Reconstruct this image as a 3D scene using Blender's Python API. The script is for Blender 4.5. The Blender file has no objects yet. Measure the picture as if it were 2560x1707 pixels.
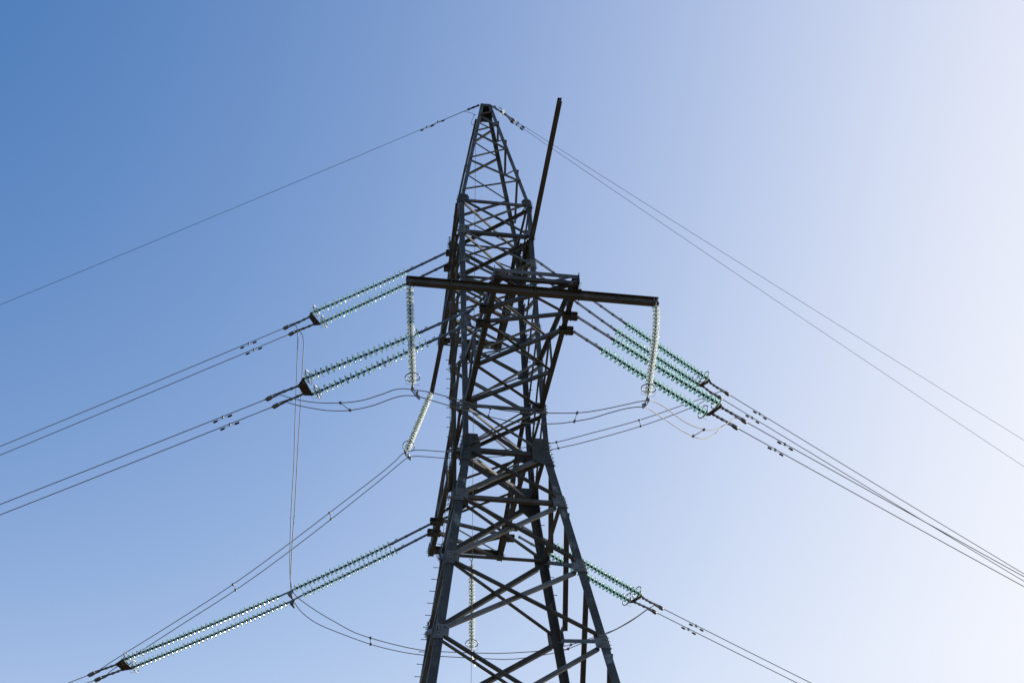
import bpy, bmesh, math, random
from mathutils import Vector, Matrix, Quaternion
R = math.radians
random.seed(7)
sc = bpy.context.scene
COL = sc.collection
V = Vector

# surveyed world positions (metres) of the strings, wires and fittings
LAY = {'UL': {'A': [[-1.263, 1.405, 56.9], [-1.237, 1.814, 56.67]],
        'B': [[-2.669, 2.216, 56.505], [-2.543, 2.568, 56.295]],
        'C': [[-5.923, 4.095, 55.774], [-5.589, 4.326, 55.51]],
        'Y': [[-5.996, 4.219, 55.691], [-5.801, 4.386, 55.51]],
        'K': [[-6.375, 4.437, 55.579], [-6.164, 4.596, 55.444]],
        'E': [[-6.894, 4.737, 55.487], [-6.68, 4.893, 55.352]],
        'T': [[-6.507, 4.514, 55.517], [-6.309, 4.679, 55.369]],
        'F': [[-16.82, 10.468, 53.576], [-16.799, 10.736, 53.376]],
        'N': 22,
        'h': [-0.866, 0.5, 0.0]},
 'NL': {'A': [[-1.729, -5.875, 47.66], [-1.716, -5.17, 47.66]],
        'B': [[-3.242, -5.002, 47.294], [-2.915, -4.478, 47.365]],
        'C': [[-6.664, -3.026, 46.693], [-6.334, -2.504, 46.538]],
        'Y': [[-6.8, -2.77, 46.609], [-6.61, -2.503, 46.53]],
        'K': [[-7.227, -2.524, 46.547], [-6.989, -2.284, 46.45]],
        'E': [[-7.78, -2.205, 46.421], [-7.547, -1.962, 46.338]],
        'T': [[-7.376, -2.438, 46.479], [-7.131, -2.202, 46.395]],
        'F': [[-15.827, 2.442, 45.065], [-15.813, 2.811, 44.923]],
        'N': 22,
        'h': [-0.866, 0.5, 0.0]},
 'LL': {'A': [[-1.393, 5.283, 47.66], [-1.365, 5.843, 47.66]],
        'B': [[-2.771, 6.078, 47.198], [-2.481, 6.487, 47.272]],
        'C': [[-11.63, 11.194, 45.11], [-11.332, 11.597, 45.048]],
        'Y': [[-11.843, 11.397, 45.04], [-11.62, 11.651, 45.005]],
        'K': [[-12.188, 11.596, 44.988], [-11.951, 11.843, 44.948]],
        'E': [[-12.813, 11.957, 44.875], [-12.573, 12.201, 44.835]],
        'T': [[-12.365, 11.698, 45.024], [-12.097, 11.927, 45.021]],
        'F': [[-13.508, 12.358, 44.749], [-12.86, 12.367, 44.799]],
        'M': [[-5.964, 7.922, 46.302], [-5.632, 8.307, 46.347]],
        'M2': [[-6.444, 8.2, 46.162], [-6.126, 8.591, 46.172]],
        'P': [[-6.076, 7.987, 46.255], [-5.96, 8.496, 46.231]],
        'N': 22,
        'h': [-0.866, 0.5, 0.0]},
 'UR': {'A': [[1.151, 0.883, 56.9], [1.11, 1.215, 56.67]],
        'B': [[5.48, 3.09, 55.651], [5.126, 3.261, 55.43]],
        'C': [[8.934, 4.849, 54.786], [8.631, 5.047, 54.647]],
        'Y': [[9.06, 4.973, 54.721], [8.801, 5.104, 54.625]],
        'K': [[9.336, 5.114, 54.646], [9.107, 5.26, 54.507]],
        'E': [[9.853, 5.377, 54.569], [9.595, 5.509, 54.445]],
        'T': [[9.463, 5.179, 54.534], [9.251, 5.334, 54.5]],
        'F': [[23.429, 12.294, 52.324], [23.509, 12.598, 52.186]],
        'N': 24,
        'h': [0.891, 0.454, 0.0]},
 'NR': {'A': [[1.566, -5.886, 47.66], [1.568, -5.198, 47.66]],
        'B': [[2.783, -5.265, 47.418], [2.51, -4.719, 47.458]],
        'C': [[6.645, -3.298, 46.758], [6.334, -2.77, 46.755]],
        'Y': [[6.757, -3.168, 46.732], [6.547, -2.807, 46.73]],
        'K': [[7.076, -3.005, 46.684], [6.861, -2.647, 46.69]],
        'E': [[7.652, -2.711, 46.595], [7.453, -2.345, 46.613]],
        'T': [[7.2, -2.942, 46.56], [7.039, -2.556, 46.591]],
        'F': [[18.811, 2.975, 45.384], [19.009, 3.542, 45.373]],
        'N': 24,
        'h': [0.891, 0.454, 0.0]},
 'LR': {'A': [[1.704, 5.187, 47.66], [1.7, 5.808, 47.66]],
        'B': [[2.933, 5.814, 47.432], [2.682, 6.308, 47.478]],
        'C': [[6.333, 7.546, 46.781], [6.072, 8.036, 46.8]],
        'Y': [[6.464, 7.701, 46.75], [6.244, 8.027, 46.771]],
        'K': [[6.751, 7.848, 46.689], [6.596, 8.206, 46.74]],
        'E': [[7.277, 8.116, 46.633], [7.11, 8.468, 46.688]],
        'T': [[6.933, 7.94, 46.642], [6.738, 8.279, 46.671]],
        'F': [[13.58, 11.327, 45.951], [13.117, 11.529, 46.046]],
        'N': 24,
        'h': [0.891, 0.454, 0.0]},
 'SUSP': {'S1': [[-3.878, -7.151, 47.358], [-3.764, -6.831, 43.473]],
          'S2': [[3.723, -7.269, 47.358], [3.241, -6.988, 43.65]],
          'S3': [[-1.056, 7.524, 55.413], [-2.189, 6.53, 51.599]],
          'S4': [[0.215, 7.25, 47.545], [0.09, 6.974, 43.506]]},
 'J': {'N0': [[-7.38, -2.438, 46.479], [-6.935, -2.949, 45.921], [-6.32, -3.653, 45.267], [-5.649, -4.436, 44.686], [-5.088, -5.112, 44.284], [-4.598, -5.743, 44.035], [-4.24, -6.222, 43.871], [-3.985, -6.546, 43.677],
              [-3.764, -6.831, 43.427], [-3.436, -6.838, 43.401], [-3.084, -6.846, 43.331], [-2.264, -6.865, 43.111], [-1.491, -6.883, 42.916], [-0.621, -6.903, 42.836], [0.234, -6.922, 42.874], [1.081, -6.941, 42.945],
              [1.772, -6.956, 43.111], [2.508, -6.972, 43.36], [3.002, -6.983, 43.531], [3.248, -6.988, 43.581], [3.516, -6.721, 43.786], [4.011, -6.178, 44.033], [4.398, -5.716, 44.172], [4.961, -5.085, 44.402],
              [5.681, -4.364, 44.793], [6.096, -3.985, 45.117], [6.462, -3.654, 45.507], [6.794, -3.335, 45.972], [7.2, -2.942, 46.56]],
       'N1': [[-7.131, -2.202, 46.395], [-6.851, -2.555, 46.007], [-6.283, -3.267, 45.329], [-5.84, -3.829, 44.85], [-5.356, -4.454, 44.412], [-4.777, -5.24, 44.01], [-4.269, -5.982, 43.735], [-3.969, -6.412, 43.522],
              [-3.672, -6.831, 43.195], [-3.438, -6.836, 43.138], [-2.854, -6.851, 42.959], [-2.213, -6.866, 42.769], [-1.563, -6.882, 42.596], [-0.753, -6.901, 42.45], [-0.046, -6.917, 42.446], [0.547, -6.931, 42.507],
              [0.98, -6.941, 42.616], [1.512, -6.953, 42.778], [2.126, -6.967, 43.053], [2.619, -6.978, 43.244], [3.046, -6.988, 43.324], [3.337, -6.669, 43.534], [3.919, -5.959, 43.83], [4.783, -4.924, 44.246],
              [5.327, -4.319, 44.539], [5.654, -3.978, 44.743], [6.01, -3.634, 45.071], [6.403, -3.234, 45.608], [6.714, -2.876, 46.165], [7.039, -2.556, 46.591]],
       'L0': [[-12.365, 11.698, 45.024], [-12.085, 11.554, 45.192], [-11.56, 11.292, 45.479], [-9.771, 10.403, 46.445], [-8.012, 9.523, 47.455], [-6.446, 8.715, 48.485], [-4.785, 7.848, 49.655], [-3.215, 7.032, 50.78],
              [-2.603, 6.708, 51.26], [-2.291, 6.53, 51.553], [-1.932, 6.487, 51.691], [-1.544, 6.442, 51.701], [-0.97, 6.376, 51.648], [-0.251, 6.293, 51.614], [0.657, 6.188, 51.655], [2.165, 6.015, 51.854],
              [3.248, 5.891, 52.09], [4.567, 5.738, 52.524], [6.336, 5.536, 53.134], [7.895, 5.357, 53.808], [8.822, 5.252, 54.217], [9.463, 5.179, 54.534]],
       'L1': [[-12.097, 11.927, 45.021], [-11.866, 11.798, 45.171], [-11.471, 11.586, 45.397], [-9.75, 10.677, 46.341], [-7.901, 9.707, 47.347], [-6.423, 8.907, 48.274], [-4.711, 7.96, 49.459], [-3.068, 7.044, 50.658],
              [-2.391, 6.661, 51.189], [-2.146, 6.53, 51.348], [-1.83, 6.496, 51.442], [-0.969, 6.406, 51.379], [-0.251, 6.33, 51.351], [0.658, 6.235, 51.416], [2.166, 6.078, 51.6], [3.323, 5.957, 51.872],
              [4.568, 5.827, 52.258], [6.403, 5.636, 52.937], [7.906, 5.479, 53.621], [8.688, 5.397, 54.052], [9.251, 5.334, 54.5]],
       'U0': [[-6.507, 4.514, 55.517], [-6.422, 4.558, 55.437], [-6.367, 4.671, 55.118], [-6.336, 4.98, 54.239], [-6.286, 5.701, 52.225], [-6.233, 6.267, 50.677], [-6.229, 6.627, 49.704], [-6.217, 7.039, 48.607],
              [-6.176, 7.451, 47.526], [-6.133, 7.708, 46.859], [-6.064, 7.873, 46.439], [-5.949, 7.987, 46.173], [-5.598, 7.917, 45.785], [-5.043, 7.815, 45.311], [-4.493, 7.718, 44.908], [-3.946, 7.621, 44.525],
              [-3.322, 7.518, 44.23], [-2.323, 7.357, 43.878], [-1.48, 7.222, 43.666], [-0.484, 7.066, 43.566], [0.097, 6.974, 43.523], [1.105, 7.116, 43.67], [2.006, 7.242, 43.863], [2.621, 7.327, 44.027],
              [3.676, 7.473, 44.435], [4.238, 7.552, 44.716], [5.054, 7.666, 45.165], [5.461, 7.723, 45.417], [6.174, 7.828, 45.995], [6.608, 7.894, 46.395], [6.933, 7.94, 46.642]],
       'U1': [[-6.309, 4.679, 55.369], [-6.196, 4.749, 55.242], [-6.132, 4.873, 54.932], [-6.126, 5.096, 54.359], [-6.109, 5.653, 52.943], [-6.104, 6.49, 50.86], [-6.086, 7.047, 49.5], [-6.096, 7.605, 48.159],
              [-6.081, 8.051, 47.101], [-6.046, 8.274, 46.579], [-5.97, 8.403, 46.286], [-5.858, 8.496, 46.105], [-5.618, 8.407, 45.696], [-5.134, 8.267, 45.208], [-4.451, 8.093, 44.781], [-3.283, 7.799, 44.16],
              [-2.298, 7.556, 43.779], [-1.463, 7.353, 43.56], [-0.214, 7.052, 43.364], [0.106, 6.974, 43.323], [1.181, 7.185, 43.477], [2.017, 7.347, 43.698], [3.192, 7.574, 44.153], [3.6, 7.653, 44.373],
              [4.289, 7.789, 44.808], [5.142, 7.955, 45.328], [5.825, 8.09, 45.829], [6.264, 8.179, 46.209], [6.738, 8.279, 46.671]]},
 'SPC': [([-5.649, -4.436, 44.686], [-5.356, -4.454, 44.412]), ([-1.491, -6.883, 42.916], [-1.563, -6.882, 42.596]), ([1.081, -6.941, 42.945], [0.98, -6.941, 42.616]), ([5.681, -4.364, 44.793], [5.327, -4.319, 44.539]),
         ([-8.012, 9.523, 47.455], [-7.901, 9.707, 47.347]), ([-4.785, 7.848, 49.655], [-4.711, 7.96, 49.459]), ([3.248, 5.891, 52.09], [3.323, 5.957, 51.872]), ([6.336, 5.536, 53.134], [6.403, 5.636, 52.937]),
         ([-3.322, 7.518, 44.23], [-3.283, 7.799, 44.16]), ([3.676, 7.473, 44.435], [3.6, 7.653, 44.373])],
 'DMP': {'UL0': [-8.09, 5.428, 55.255],
         'UL1': [-7.873, 5.582, 55.112],
         'NL0': [-9.054, -1.469, 46.206],
         'NL1': [-8.812, -1.231, 46.12],
         'UR0': [11.172, 6.049, 54.341],
         'UR1': [10.898, 6.173, 54.21],
         'NR0': [9.101, -1.973, 46.435],
         'NR1': [8.873, -1.622, 46.464],
         'LR0': [8.636, 8.808, 46.477],
         'LR1': [8.433, 9.142, 46.545]},
 'E': {'L': [[-0.301, -0.268, 62.891], [-0.649, -0.067, 62.838], [-1.71, 0.546, 62.683], [-2.097, 0.769, 62.582], [-17.511, 9.668, 59.812]],
       'R': [[0.22, -0.286, 62.891], [0.62, -0.082, 62.847], [0.784, 0.002, 62.816], [0.998, 0.111, 62.78], [1.286, 0.258, 62.741], [24.719, 12.197, 59.155]],
       'R2': [[0.22, -0.286, 62.891], [0.714, -0.345, 62.444], [0.873, -0.264, 62.29], [1.143, -0.126, 62.236], [24.133, 11.588, 57.239]],
       'loopa': [[-0.818, -0.067, 62.706], [-0.652, -0.149, 62.589], [-0.543, -0.205, 62.492], [-0.436, -0.268, 62.333]],
       'loopb': [[-0.366, -0.268, 62.709], [-0.465, -0.268, 62.372], [-0.571, -0.268, 62.014], [-0.583, -0.268, 61.864], [-0.524, -0.268, 61.818], [-0.414, -0.268, 62.036]]},
 'wire': [[-0.413, -0.1, 61.635], [-0.838, -0.3, 48.631], [-1.221, -0.55, 37.537]],
 'lead': [[-1.166, 1.839, 55.513], [-1.128, 2.541, 52.729], [-1.412, 1.366, 47.858], [-1.511, 1.751, 45.81], [-1.681, 2.369, 43.668], [-2.082, 2.06, 40.966]],
 'Z': [63.091, 57.036, 55.513, 54.125, 52.729, 51.217, 49.663, 47.658, 45.81, 43.668, 40.966, 37.98],
 'W': [0.156, 1.205, 1.218, 1.23, 1.242, 1.254, 1.268, 1.284, 1.3, 1.619, 2.022, 2.467],
 'arm': {'near': [1.3, -7.42]},
 'CAM': {'loc': [-10.666, -56.869, 1.7], 'right': [0.985769, -0.164321, -0.035457], 'up': [-0.080839, -0.648315, 0.757069], 'fwd': [0.147389, 0.743429, 0.652372], 'lens': 78.75}}

# ---------------------------------------------------------------- camera
cam = bpy.data.cameras.new('camera'); co = bpy.data.objects.new('camera', cam); COL.objects.link(co)
cr, cu, cf = (V(LAY['CAM'][k]) for k in ('right', 'up', 'fwd'))
co.matrix_world = Matrix(((cr.x, cu.x, -cf.x, LAY['CAM']['loc'][0]), (cr.y, cu.y, -cf.y, LAY['CAM']['loc'][1]),
                          (cr.z, cu.z, -cf.z, LAY['CAM']['loc'][2]), (0, 0, 0, 1)))
cam.lens = LAY['CAM']['lens']; cam.sensor_width = 36.0; cam.clip_end = 9000; cam.clip_start = .1
sc.camera = co

# ---------------------------------------------------------------- sky, sun, exposure
SUN_EL, SUN_AZ = R(26.0), R(65.45)            # azimuth from +Y towards +X
w = bpy.data.worlds.new('World'); sc.world = w; w.use_nodes = True
nt = w.node_tree; nt.nodes.clear()
sky = nt.nodes.new('ShaderNodeTexSky'); sky.sky_type = 'NISHITA'; sky.sun_disc = False
sky.sun_elevation = SUN_EL; sky.sun_rotation = SUN_AZ
sky.altitude = 100; sky.air_density = .906; sky.dust_density = 3.826; sky.ozone_density = 1.979
def wn(kind, **kw):
    n = nt.nodes.new(kind)
    for k, v in kw.items(): setattr(n, k, v)
    return n
def wl(a, b): nt.links.new(a, b)
# richer blue: chroma pushed away from its own luminance
lum = wn('ShaderNodeRGBToBW'); wl(sky.outputs[0], lum.inputs[0])
sat = wn('ShaderNodeMix', data_type='RGBA', clamp_factor=False); sat.inputs['Factor'].default_value = 2.576
wl(lum.outputs[0], sat.inputs['A']); wl(sky.outputs[0], sat.inputs['B'])
pos = wn('ShaderNodeVectorMath', operation='MAXIMUM'); wl(sat.outputs['Result'], pos.inputs[0]); pos.inputs[1].default_value = (.001, .001, .001)
gain = wn('ShaderNodeVectorMath', operation='SCALE'); gain.inputs['Scale'].default_value = 1.222; wl(pos.outputs[0], gain.inputs[0])
# pale air: a wide circumsolar glow and a brightening towards the horizon, both fixed in the sky
SD = (math.sin(SUN_AZ) * math.cos(SUN_EL), math.cos(SUN_AZ) * math.cos(SUN_EL), math.sin(SUN_EL))
geo = wn('ShaderNodeTexCoord')
dot = wn('ShaderNodeVectorMath', operation='DOT_PRODUCT'); wl(geo.outputs['Generated'], dot.inputs[0]); dot.inputs[1].default_value = SD
def mth(op, a, b):
    n = wn('ShaderNodeMath', operation=op)
    for q, x in ((0, a), (1, b)):
        if isinstance(x, (int, float)): n.inputs[q].default_value = x
        else: wl(x, n.inputs[q])
    return n.outputs[0]
glow = mth('MULTIPLY', mth('POWER', mth('MAXIMUM', dot.outputs['Value'], 0.), 7.029), 22.02)
sep = wn('ShaderNodeSeparateXYZ'); wl(geo.outputs['Generated'], sep.inputs[0])
hor = mth('MINIMUM', mth('MULTIPLY', mth('POWER', mth('MINIMUM', mth('SUBTRACT', 1., sep.outputs['Z']), 1.), 4.674), 106.5), 3.2)
air = wn('ShaderNodeVectorMath', operation='SCALE'); air.inputs[0].default_value = (.875, .862, 1.); wl(mth('ADD', glow, hor), air.inputs['Scale'])
add = wn('ShaderNodeVectorMath', operation='ADD'); wl(gain.outputs[0], add.inputs[0]); wl(air.outputs[0], add.inputs[1])
# bright air saturates gently instead of clipping: c / (1 + (c/m)^3)^(1/3)
sx = wn('ShaderNodeSeparateXYZ'); wl(add.outputs[0], sx.inputs[0]); cx = wn('ShaderNodeCombineXYZ')
for q in range(3): wl(mth('DIVIDE', sx.outputs[q], mth('POWER', mth('ADD', mth('POWER', mth('MULTIPLY', sx.outputs[q], 1 / 10.73), 3.), 1.), 1 / 3)), cx.inputs[q])
bg = wn('ShaderNodeBackground'); bg.inputs['Strength'].default_value = .1
out = wn('ShaderNodeOutputWorld')
wl(cx.outputs[0], bg.inputs['Color']); wl(bg.outputs[0], out.inputs['Surface'])
sl = bpy.data.lights.new('sun', 'SUN'); sl.energy = 5.0; sl.angle = R(.53); sl.color = (1, .93, .82)
so = bpy.data.objects.new('sun', sl); COL.objects.link(so)
SUN_DIR = V((math.sin(SUN_AZ) * math.cos(SUN_EL), math.cos(SUN_AZ) * math.cos(SUN_EL), math.sin(SUN_EL)))
so.rotation_euler = SUN_DIR.to_track_quat('Z', 'Y').to_euler(); so.location = (0, 0, 120)
sc.view_settings.view_transform = 'Standard'; sc.view_settings.look = 'None'
sc.view_settings.exposure = 0.0; sc.view_settings.gamma = 1.0
sc.cycles.max_bounces = 10; sc.cycles.transmission_bounces = 8; sc.cycles.transparent_max_bounces = 8
sc.cycles.sample_clamp_indirect = 6.0

# ---------------------------------------------------------------- materials
def mat(name):
    m = bpy.data.materials.new(name); m.use_nodes = True
    return m, m.node_tree, m.node_tree.nodes['Principled BSDF']
def noise_mat(name, c0, c1, scale, rough=.6, metal=0., lo=.35, hi=.65, c2=None, s2=3., lo2=.6, hi2=.7, bump=0.):
    m, t, b = mat(name)
    tc = t.nodes.new('ShaderNodeTexCoord')
    n = t.nodes.new('ShaderNodeTexNoise'); n.inputs['Scale'].default_value = scale; n.inputs['Detail'].default_value = 6
    t.links.new(tc.outputs['Object'], n.inputs['Vector'])
    r = t.nodes.new('ShaderNodeValToRGB'); r.color_ramp.elements[0].position = lo; r.color_ramp.elements[1].position = hi
    r.color_ramp.elements[0].color = (*c0, 1); r.color_ramp.elements[1].color = (*c1, 1)
    t.links.new(n.outputs['Fac'], r.inputs['Fac']); last = r.outputs['Color']
    if c2:
        n2 = t.nodes.new('ShaderNodeTexNoise'); n2.inputs['Scale'].default_value = s2; n2.inputs['Detail'].default_value = 4; n2.inputs['Roughness'].default_value = .65
        t.links.new(tc.outputs['Object'], n2.inputs['Vector'])
        mr = t.nodes.new('ShaderNodeMapRange'); mr.inputs['From Min'].default_value = lo2; mr.inputs['From Max'].default_value = hi2
        t.links.new(n2.outputs['Fac'], mr.inputs['Value'])
        mx = t.nodes.new('ShaderNodeMix'); mx.data_type = 'RGBA'
        t.links.new(mr.outputs['Result'], mx.inputs['Factor']); t.links.new(last, mx.inputs['A']); mx.inputs['B'].default_value = (*c2, 1)
        last = mx.outputs['Result']
    t.links.new(last, b.inputs['Base Color'])
    b.inputs['Roughness'].default_value = rough; b.inputs['Metallic'].default_value = metal
    if bump:
        bp = t.nodes.new('ShaderNodeBump'); bp.inputs['Strength'].default_value = bump; bp.inputs['Distance'].default_value = .01
        t.links.new(n.outputs['Fac'], bp.inputs['Height']); t.links.new(bp.outputs['Normal'], b.inputs['Normal'])
    return m
M = {}
M['leg'] = noise_mat('weathered_leg_steel', (.040, .037, .034), (.072, .068, .063), 1.6, .6, .15, c2=(.20, .20, .195), s2=1.3, lo2=.57, hi2=.66)
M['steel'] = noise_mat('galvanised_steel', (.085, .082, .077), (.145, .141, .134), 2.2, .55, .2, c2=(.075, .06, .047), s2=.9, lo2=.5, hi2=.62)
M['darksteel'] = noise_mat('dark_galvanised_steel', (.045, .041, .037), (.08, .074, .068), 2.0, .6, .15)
M['brownsteel'] = noise_mat('browned_steel', (.06, .048, .038), (.105, .088, .072), 2.4, .6, .15, c2=(.14, .135, .125), s2=1.5, lo2=.55, hi2=.66)
M['palesteel'] = noise_mat('pale_zinc_steel', (.12, .118, .113), (.18, .177, .17), 2.0, .5, .25, c2=(.09, .078, .065), s2=1.2, lo2=.52, hi2=.64)
M['beam'] = noise_mat('brown_beam_steel', (.058, .046, .037), (.10, .082, .067), 1.3, .6, .15, c2=(.13, .12, .11), s2=.9, lo2=.55, hi2=.68)
M['plate'] = noise_mat('gusset_steel', (.115, .113, .108), (.175, .172, .165), 3.0, .55, .15, c2=(.09, .072, .056), s2=2.2, lo2=.56, hi2=.68)
M['iron'] = noise_mat('cap_iron', (.020, .018, .016), (.045, .038, .032), 9., .6, .2)
M['fitting'] = noise_mat('fitting_zinc', (.10, .105, .11), (.2, .205, .21), 8., .45, .5)
M['rusty'] = noise_mat('brown_plate_steel', (.045, .032, .024), (.075, .055, .042), 5., .65, .15)
M['wire'] = noise_mat('aluminium_strand', (.17, .16, .15), (.23, .22, .205), 6., .55, .15)
M['clamp'] = noise_mat('cast_clamp', (.10, .085, .075), (.18, .155, .135), 8., .5, .3)
M['ring'] = noise_mat('ring_tube', (.22, .22, .22), (.32, .32, .32), 8., .35, .6)
M['weight'] = noise_mat('damper_weight', (.014, .014, .015), (.03, .03, .032), 9., .6, .1)
M['cable'] = noise_mat('thin_cable', (.03, .03, .035), (.06, .06, .065), 9., .6, .1)
M['concrete'] = noise_mat('footing_concrete', (.25, .24, .22), (.36, .35, .33), 2., .9)
M['ground'] = noise_mat('dry_grass_ground', (.085, .062, .036), (.16, .12, .07), .08, .95, c2=(.06, .075, .03), s2=.02, lo2=.5, hi2=.65)
def glass_mat(name, tint, back, fac):
    m, t, b = mat(name)
    b.inputs['Base Color'].default_value = (*tint, 1); b.inputs['Roughness'].default_value = .08
    b.inputs['IOR'].default_value = 1.5; b.inputs['Transmission Weight'].default_value = 1.0
    tr = t.nodes.new('ShaderNodeBsdfTranslucent'); tr.inputs['Color'].default_value = (*back, 1)
    mx = t.nodes.new('ShaderNodeMixShader'); mx.inputs['Fac'].default_value = fac
    o = t.nodes['Material Output']
    t.links.new(b.outputs[0], mx.inputs[1]); t.links.new(tr.outputs[0], mx.inputs[2]); t.links.new(mx.outputs[0], o.inputs['Surface'])
    return m
M['glass'] = glass_mat('green_toughened_glass', (.60, .90, .85), (.74, .94, .89), .22)
M['clear'] = glass_mat('clear_toughened_glass', (.85, .965, .935), (.94, .97, .93), .40)

# ---------------------------------------------------------------- mesh helpers
def tag(o, label=None, cat=None, group=None, kind=None):
    if label: o['label'] = label
    if cat: o['category'] = cat
    if group: o['group'] = group
    if kind: o['kind'] = kind
    return o
def perp(d):
    a = V((0, 0, 1)) if abs(d.z) < .9 else V((1, 0, 0))
    u = d.cross(a).normalized(); return u, d.cross(u).normalized()
class MB:
    """collects extruded profiles, boxes, tubes and lathes; build() links them as one mesh object"""
    def __init__(s): s.v = []; s.f = []; s.sm = []
    def add(s, vs, fs, smooth=False):
        b = len(s.v); s.v += [tuple(p) for p in vs]; s.f += [[b + i for i in q] for q in fs]; s.sm += [smooth] * len(fs); return s
    def extrude(s, prof, p0, p1, u, v):
        p0, p1 = V(p0), V(p1); ax = (p1 - p0).normalized()
        u = V(u); u = (u - ax * u.dot(ax)).normalized(); v = V(v); v = v - ax * v.dot(ax); v = (v - u * v.dot(u)).normalized()
        n = len(prof); vs = [p + u * a + v * b for p in (p0, p1) for a, b in prof]
        fs = [[i, (i + 1) % n, n + (i + 1) % n, n + i] for i in range(n)] + [list(range(n))[::-1], list(range(n, 2 * n))]
        area = sum(prof[i][0] * prof[(i + 1) % n][1] - prof[(i + 1) % n][0] * prof[i][1] for i in range(n))
        if area * u.cross(v).dot(ax) < 0: fs = [q[::-1] for q in fs]
        return s.add(vs, fs)
    def angle(s, p0, p1, u, v, a, t=None, b=None):
        t = t or a * .1; b = b or a
        return s.extrude([(0, 0), (a, 0), (a, t), (t, t), (t, b), (0, b)], p0, p1, u, v)
    def channel(s, p0, p1, u, v, h, b, t):      # web along u, flanges along v
        k = h / 2
        return s.extrude([(-k, 0), (k, 0), (k, b), (k - t, b), (k - t, t), (-k + t, t), (-k + t, b), (-k, b)], p0, p1, u, v)
    def ibeam(s, p0, p1, u, v, h, b, t):
        k, c, q = h / 2, b / 2, t / 2
        return s.extrude([(-k, -c), (-k + t, -c), (-k + t, -q), (k - t, -q), (k - t, -c), (k, -c), (k, c), (k - t, c), (k - t, q), (-k + t, q), (-k + t, c), (-k, c)], p0, p1, u, v)
    def bar(s, p0, p1, a, b, u=None):           # rectangular bar
        p0, p1 = V(p0), V(p1); d = (p1 - p0).normalized()
        if u is None: u, v = perp(d)
        else: u = V(u); u = (u - d * u.dot(d)).normalized(); v = d.cross(u)
        return s.extrude([(-a / 2, -b / 2), (a / 2, -b / 2), (a / 2, b / 2), (-a / 2, b / 2)], p0, p1, u, v)
    def plate(s, pts, n, t, off=0.):            # polygon of thickness t along n
        n = V(n).normalized(); pts = [V(p) + n * off for p in pts]; k = len(pts)
        nn = V((0, 0, 0))
        for i in range(1, k - 1): nn += (pts[i] - pts[0]).cross(pts[i + 1] - pts[0])
        if nn.dot(n) < 0: pts = pts[::-1]
        vs = pts + [p + n * t for p in pts]
        fs = [list(range(k))[::-1], list(range(k, 2 * k))] + [[i, (i + 1) % k, k + (i + 1) % k, k + i] for i in range(k)]
        return s.add(vs, fs)
    def tube(s, pts, r, seg=8, closed=False):
        pts = [V(p) for p in pts]; n = len(pts); rs = r if isinstance(r, (list, tuple)) else [r] * n
        vs = []; fs = []; u = None
        for i, p in enumerate(pts):
            if closed: d = (pts[(i + 1) % n] - pts[i - 1]).normalized()
            else: d = (pts[min(i + 1, n - 1)] - pts[max(i - 1, 0)]).normalized()
            if u is None: u, _ = perp(d)
            else: u = (u - d * u.dot(d)).normalized()
            v = d.cross(u)
            vs += [p + (u * math.cos(2 * math.pi * k / seg) + v * math.sin(2 * math.pi * k / seg)) * rs[i] for k in range(seg)]
        for i in range(n if closed else n - 1):
            j = (i + 1) % n
            fs += [[i * seg + k, i * seg + (k + 1) % seg, j * seg + (k + 1) % seg, j * seg + k] for k in range(seg)]
        if not closed: fs += [list(range(seg))[::-1], list(range((n - 1) * seg, n * seg))]
        return s.add(vs, fs, True)
    def lathe(s, prof, o, d, seg=20, closed=False):   # prof = (axis position, radius)
        o, d = V(o), V(d).normalized(); u, v = perp(d); n = len(prof); vs = []; fs = []
        v = d.cross(u)
        for a, r in prof: vs += [o + d * a + (u * math.cos(2 * math.pi * k / seg) + v * math.sin(2 * math.pi * k / seg)) * r for k in range(seg)]
        for i in range(n if closed else n - 1):
            j = (i + 1) % n
            fs += [[i * seg + k, i * seg + (k + 1) % seg, j * seg + (k + 1) % seg, j * seg + k] for k in range(seg)]
        if not closed: fs += [list(range(seg))[::-1], list(range((n - 1) * seg, n * seg))]
        return s.add(vs, fs, True)
    def bolt(s, p, n, r=.02, l=.05):
        return s.lathe([(0, r), (l * .5, r), (l * .5, r * .6), (l, r * .6)], p, n, 6)
    def mesh(s, name, m):
        me = bpy.data.meshes.new(name); me.from_pydata(s.v, [], s.f); me.materials.append(m)
        me.polygons.foreach_set('use_smooth', s.sm); me.update(); return me
    def build(s, name, m, parent=None):
        o = bpy.data.objects.new(name, s.mesh(name, m)); COL.objects.link(o)
        if parent: o.parent = parent; o.matrix_parent_inverse = Matrix.Translation(parent.matrix_world.translation).inverted()
        return o
def empty(name, loc=(0, 0, 0), parent=None):
    o = bpy.data.objects.new(name, None); COL.objects.link(o); o.location = loc; o.empty_display_size = .2
    o.matrix_world = Matrix.Translation(loc)
    if parent: o.parent = parent
    return o
def smooth(pts, k=6):
    pts = [V(p) for p in pts]; o = []
    for i in range(len(pts) - 1):
        a, b, c, d = pts[max(i - 1, 0)], pts[i], pts[i + 1], pts[min(i + 2, len(pts) - 1)]
        for j in range(k):
            t = j / k
            o.append(.5 * (2 * b + (c - a) * t + (2 * a - 5 * b + 4 * c - d) * t * t + (3 * b - a - 3 * c + d) * t ** 3))
    return o + [pts[-1]]

# ---------------------------------------------------------------- ground
gm = MB(); gm.add([(-4000, -4000, 0), (4000, -4000, 0), (4000, 4000, 0), (-4000, 4000, 0)], [[0, 1, 2, 3]])
tag(gm.build('ground', M['ground']), kind='structure')

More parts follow.
